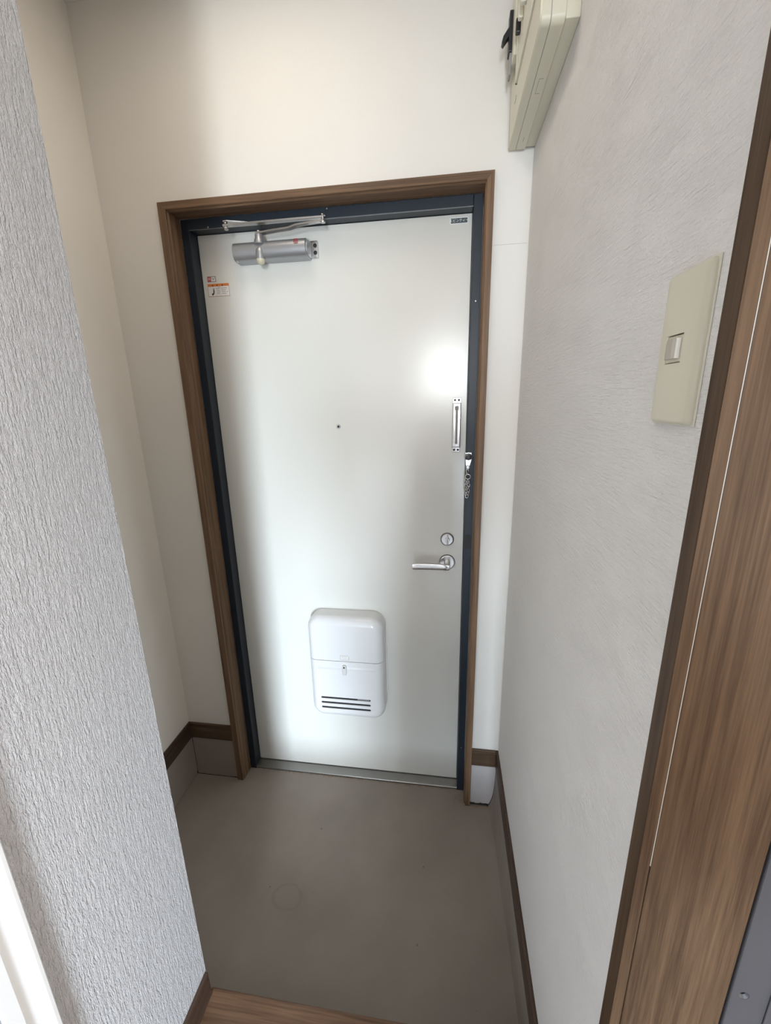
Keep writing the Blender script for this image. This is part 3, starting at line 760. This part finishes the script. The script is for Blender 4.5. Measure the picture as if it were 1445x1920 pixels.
cb = bmesh.new(); box(cb, XR-0.02, XR-0.0018, OY0, OY1, OZ0, OZ1); boolean_cut(sp, cb)
link('backing', B(XR-0.0012, XR, -0.8690, -0.7990, 1.4315, 1.5585, 0.0004, 1), 'beige2', sw)
bm = bmesh.new(); box(bm, XR-0.0022, XR-0.0016, OY0, OY1, OZ0, OZ1); link('well', bm, 'hole', sw)
bm = bmesh.new(); box(bm, XR-0.0052, XR-0.0022, OY0+0.0007, OY1-0.0007, OZ0+0.0007, OZ1-0.0007, 0.0006, 1); rb = link('rocker_bed', bm, 'beige', sw)
bm = bmesh.new(); prism(bm, [(XR-0.0050, OY1-0.0020), (XR-0.0072, OY1-0.0030), (XR-0.0094, -0.8320), (XR-0.0088, -0.8375), (XR-0.0050, -0.8390)], 2, 1.4876, 1.5040)
link('rocker', bm, 'rocker', sw)

# ------------------------------------------------------------------ breaker box
bx = thing('breaker_box', (XR, -0.19, 2.16), 'cream plastic breaker panel box high on right wall above the door corner', 'breaker box')
BY0, BY1, BZ0, BZ1 = -0.372, -0.012, 2.036, 2.300
def slab_x(xa, xb, y0, y1, z0, z1, r):
    bm = bmesh.new(); box(bm, XR-xb, XR-xa, y0, y1, z0, z1, r, 4); return bm
link('back_base', slab_x(0.0, 0.0235, BY0+0.003, BY1-0.001, BZ0+0.003, BZ1, 0.002), 'beige', bx, 0.6)
# body and cover share a profile rounded at the near lower edge
def rounded_cover(xa, xb, r, lip):
    pts = []
    for i in range(9):
        a = PI + PI/2*i/8; pts.append((BY0+r+r*math.cos(a), BZ0+r+r*math.sin(a)))
    pts += [(BY1, BZ0), (BY1, BZ1), (BY0, BZ1)]
    bm = bmesh.new()
    rings = [[(XR-xa, y, z) for y, z in pts], [(XR-xb+lip, y, z) for y, z in pts]]
    cy_, cz_ = (BY0+BY1)/2, (BZ0+BZ1)/2
    rings.append([(XR-xb, y+(lip if y < cy_ else -lip), z+(lip if z < cz_ else -lip)) for y, z in pts])
    loft(bm, rings); return bm
link('body', rounded_cover(0.0237, 0.0455, 0.012, 0.0008), 'beige', bx, 0.6)
cv = link('cover', rounded_cover(0.0463, 0.0625, 0.012, 0.0025), 'beige', bx, 0.6)
link('seam', rounded_cover(0.0455, 0.0463, 0.0125, 0.0002), 'grey_print', bx)
WY0, WY1, WZ0 = -0.335, -0.120, 2.118
cb = bmesh.new(); box(cb, XR-0.09, XR-0.050, WY0, WY1, WZ0, 2.285); boolean_cut(cv, cb)
bm = bmesh.new()
fx = XR-0.0625
for a in ((WY0-0.012, WY1+0.010, WZ0-0.010, WZ0-0.003), (WY0-0.012, WY0-0.004, WZ0-0.010, 2.29), (WY1+0.003, WY1+0.010, WZ0-0.010, 2.29)):
    box(bm, fx-0.0035, fx+0.001, a[0], a[1], a[2], a[3], 0.0012)
link('window_rim', bm, 'beige2', cv)
# row of small breakers in the opening
for i in range(6):
    y1 = WY1-0.004-i*0.0345
    br_ = link('breaker', B(XR-0.0640, XR-0.0505, y1-0.0325, y1, WZ0+0.006, 2.27, 0.0015), 'beige2', bx)
    link('toggle', B(XR-0.0735, XR-0.064, y1-0.0215, y1-0.0105, 2.176, 2.200, 0.002), 'black_plastic' if i == 0 else 'beige2', br_)
# main breaker, proud of the cover at its far end
mb_ = link('main_breaker', B(XR-0.0715, XR-0.0600, -0.105, -0.024, 2.165, 2.29, 0.002), 'beige2', bx)
bm = bmesh.new(); box(bm, XR-0.0790, XR-0.0710, -0.075, -0.050, 2.190, 2.262, 0.0015)
prism(bm, [(XR-0.078, 2.222), (XR-0.078, 2.238), (XR-0.0905, 2.222), (XR-0.0935, 2.212), (XR-0.0900, 2.208)], 1, -0.070, -0.055)
link('main_toggle', bm, 'black_plastic', mb_)
bm = bmesh.new(); box(bm, XR-0.0760, XR-0.0712, -0.072, -0.050, 2.150, 2.190, 0.001); link('toggle_shroud', bm, 'grey_print', mb_)
bm = bmesh.new(); prism(bm, [(-0.118, 2.086), (-0.104, 2.080), (-0.090, 2.086), (-0.104, 2.092)], 0, XR-0.0640, XR-0.0620); link('cover_latch', bm, 'beige', cv)
# moulded tab and slit on the underside of the body
for a in ((0.0375, 0.0382, -0.245, -0.205), (0.030, 0.0382, -0.2455, -0.2445), (0.030, 0.0382, -0.2055, -0.2045), (0.0335, 0.0345, -0.062, -0.044)):
    link('moulded_groove', B(XR-a[1], XR-a[0], a[2], a[3], BZ0-0.0003, BZ0+0.001), 'grey_print', bx)

# ------------------------------------------------------------------ crumbs along the threshold and plinths
rg = random.Random(3); bm = bmesh.new()
def crumb(x, y, s):
    t = bmesh.new(); bmesh.ops.create_icosphere(t, subdivisions=1, radius=s)
    for v in t.verts: v.co = Vector((v.co.x*rg.uniform(0.8, 1.9)+x, v.co.y*rg.uniform(0.6, 1.2)+y, max(v.co.z*rg.uniform(0.3, 0.8), -0.0005)+0.0004))
    merge(bm, t)
for i in range(150): crumb(rg.uniform(LX0, LX1), 0.0505-abs(rg.gauss(0, 0.003)), rg.uniform(0.0008, 0.0030))
for i in range(30): crumb(rg.gauss(0.02, 0.02), 0.035+rg.gauss(0, 0.008), rg.uniform(0.0008, 0.0022))
for i in range(50): crumb(rg.gauss(0.815, 0.014), 0.015+rg.gauss(0, 0.016), rg.uniform(0.0008, 0.0030))
for i in range(60): crumb(rg.uniform(CX1-0.01, XR-0.03), -0.008-abs(rg.gauss(0, 0.004)), rg.uniform(0.001, 0.0035))
o = link('floor_debris', bm, 'crumb'); o['kind'] = 'stuff'; o['label'] = 'brown mortar crumbs along the aluminium threshold and plinth'; o['category'] = 'debris'

# ------------------------------------------------------------------ the photographer, kneeling behind the camera (seen only as the soft dark shape on the door)
def skin_body(name, joints, edges, mat, parent, sub=2):
    me = bpy.data.meshes.new(name)
    me.from_pydata([j[0] for j in joints], edges, [])
    o = bpy.data.objects.new(name, me); C.objects.link(o)
    o.modifiers.new('skin', 'SKIN')
    me.skin_vertices.new() if len(me.skin_vertices) == 0 else None
    for i, j in enumerate(joints):
        me.skin_vertices[0].data[i].radius = j[1]
        me.skin_vertices[0].data[i].use_root = (i == 0)
    sd = o.modifiers.new('sub', 'SUBSURF'); sd.levels = sub; sd.render_levels = sub
    dg = bpy.context.evaluated_depsgraph_get(); dg.update()
    nm = bpy.data.meshes.new_from_object(o.evaluated_get(dg)); o.modifiers.clear(); o.data = nm; nm.materials.clear(); nm.materials.append(M[mat])
    for p in nm.polygons: p.use_smooth = True
    if parent is not None:
        o.parent = parent; o.matrix_parent_inverse = parent_world(parent).inverted()
    return o
M['cloth'] = new_mat('dark_grey_clothing', (0.07, 0.065, 0.06), 0.9)
M['skin'] = new_mat('skin', (0.48, 0.30, 0.22), 0.55)
M['hair'] = new_mat('black_hair', (0.02, 0.017, 0.015), 0.5)
pp = thing('person', (0.76, -1.66, ZH), 'person in dark clothes kneeling behind the viewpoint, reflected as a dim shape in the door', 'person')
F0 = ZH
PX = 0.76
def pj(dx, y, z, rx, ry=None): return ((PX+dx, y, F0+z), (rx, ry or rx))
J = [pj(0, -1.74, 0.50, 0.135, 0.11), pj(0, -1.72, 0.66, 0.125, 0.10), pj(0, -1.70, 0.83, 0.145, 0.11), pj(0, -1.68, 0.98, 0.115, 0.085), pj(0, -1.66, 1.07, 0.052),
     pj(-0.165, -1.66, 0.97, 0.058), pj(-0.205, -1.50, 0.79, 0.046), pj(-0.12, -1.35, 0.99, 0.035),
     pj(0.165, -1.66, 0.97, 0.058), pj(0.205, -1.50, 0.79, 0.046), pj(0.11, -1.35, 0.99, 0.035),
     pj(-0.075, -1.70, 0.40, 0.085), pj(-0.085, -1.56, 0.09, 0.070), pj(-0.085, -1.80, 0.065, 0.058), pj(-0.085, -1.98, 0.055, 0.045),
     pj(0.075, -1.70, 0.40, 0.085), pj(0.085, -1.56, 0.09, 0.070), pj(0.085, -1.80, 0.065, 0.058), pj(0.085, -1.98, 0.055, 0.045)]
EG = [(0, 1), (1, 2), (2, 3), (3, 4), (3, 5), (5, 6), (6, 7), (3, 8), (8, 9), (9, 10), (0, 11), (11, 12), (12, 13), (13, 14), (0, 15), (15, 16), (16, 17), (17, 18)]
skin_body('clothed_body', J, EG, 'cloth', pp)
hd = bmesh.new(); bmesh.ops.create_uvsphere(hd, u_segments=28, v_segments=20, radius=1.0)
HC_ = Vector((PX, -1.63, F0+1.19))
for v in hd.verts:
    x, y, z = v.co
    k = 1.0 - 0.18*max(0, -z)                       # narrower jaw
    f = 1.0
    if y > 0.6 and abs(x) < 0.22 and -0.35 < z < 0.15: f = 1.0 + 0.22*(1-abs(x)/0.22)   # nose ridge
    v.co = HC_ + Vector((x*0.076*k, y*0.094*f, z*0.112))
head = link('head', hd, 'skin', pp, 1.5)
hr = bmesh.new(); bmesh.ops.create_uvsphere(hr, u_segments=28, v_segments=20, radius=1.0)
bmesh.ops.bisect_plane(hr, geom=hr.verts[:]+hr.edges[:]+hr.faces[:], plane_co=(0, 0.35, 0.1), plane_no=(0, 0.75, -0.66), clear_outer=True)
for v in hr.verts: v.co = HC_ + Vector((v.co.x*0.086, v.co.y*0.104-0.004, v.co.z*0.122))
link('hair', hr, 'hair', head, 1.5)
for s in (-1, 1):
    link('ear', lathe(bmesh.new(), HC_+Vector((s*0.074, -0.005, -0.01)), (s, -0.2, 0), [(0.022, 0), (0.026, 0.006), (0.018, 0.012), (0, 0.010)], 14), 'skin', head, 1.2)
    link('eye', lathe(bmesh.new(), HC_+Vector((s*0.030, 0.084, 0.004)), (s*0.25, 1, 0), [(0.012, 0), (0.010, 0.004), (0, 0.006)], 14), 'badge_white', head, 1.2)
bm = bmesh.new(); box(bm, HC_.x-0.024, HC_.x+0.024, HC_.y+0.074, HC_.y+0.088, HC_.z-0.062, HC_.z-0.052, 0.004); link('mouth', bm, 'skin', head)
pz = 1.455
for s, wx in ((-1, 0.64), (1, 0.87)):
    wr = Vector((wx, -1.35, F0+0.99)); pal = Vector((0.755 + s*0.082, -1.30, pz-0.11+0.02))
    js = [(tuple(wr), (0.030, 0.028)), (tuple(wr.lerp(pal, 0.5)), (0.028, 0.022)), (tuple(pal), (0.034, 0.017))]; es = [(0, 1), (1, 2)]
    for q in range(4):
        a = pal + Vector((s*0.004, 0.004, 0.030-0.019*q)); b_ = a + Vector((-s*0.006, 0.026, 0.012)); c_ = b_ + Vector((-s*0.030, 0.010, 0.004)) * (1.0-0.1*abs(q-1))
        n0 = len(js); js += [(tuple(a), (0.009, 0.009)), (tuple(b_), (0.0085, 0.0085)), (tuple(c_), (0.0075, 0.0075))]; es += [(2, n0), (n0, n0+1), (n0+1, n0+2)]
    a = pal + Vector((-s*0.018, -0.012, 0.004)); b_ = a + Vector((-s*0.022, -0.004, 0.024))
    n0 = len(js); js += [(tuple(a), (0.011, 0.011)), (tuple(b_), (0.009, 0.009))]; es += [(1, n0), (n0, n0+1)]
    skin_body('hand', js, es, 'skin', pp)
phn = thing('phone', (0.755, -1.285, 1.42), 'black smartphone held up in both hands behind the viewpoint', 'phone')
link('phone_body', B(0.683, 0.827, -1.289, -1.281, 1.385, 1.46, 0.003), 'black_plastic', phn)

# wallpaper joint and corner bead on the door wall
wb = bpy.data.objects['wall_back']
link('paper_seam', B(CX1+0.004, XR-0.004, -0.0004, 0.0, 1.8382, 1.8388), 'plinth_light', wb)
link('corner_bead', B(XR-0.0022, XR-0.0002, -0.0016, 0.0, ZB1, ZC-0.001, 0.0005, 1), 'paper_linen', wb)
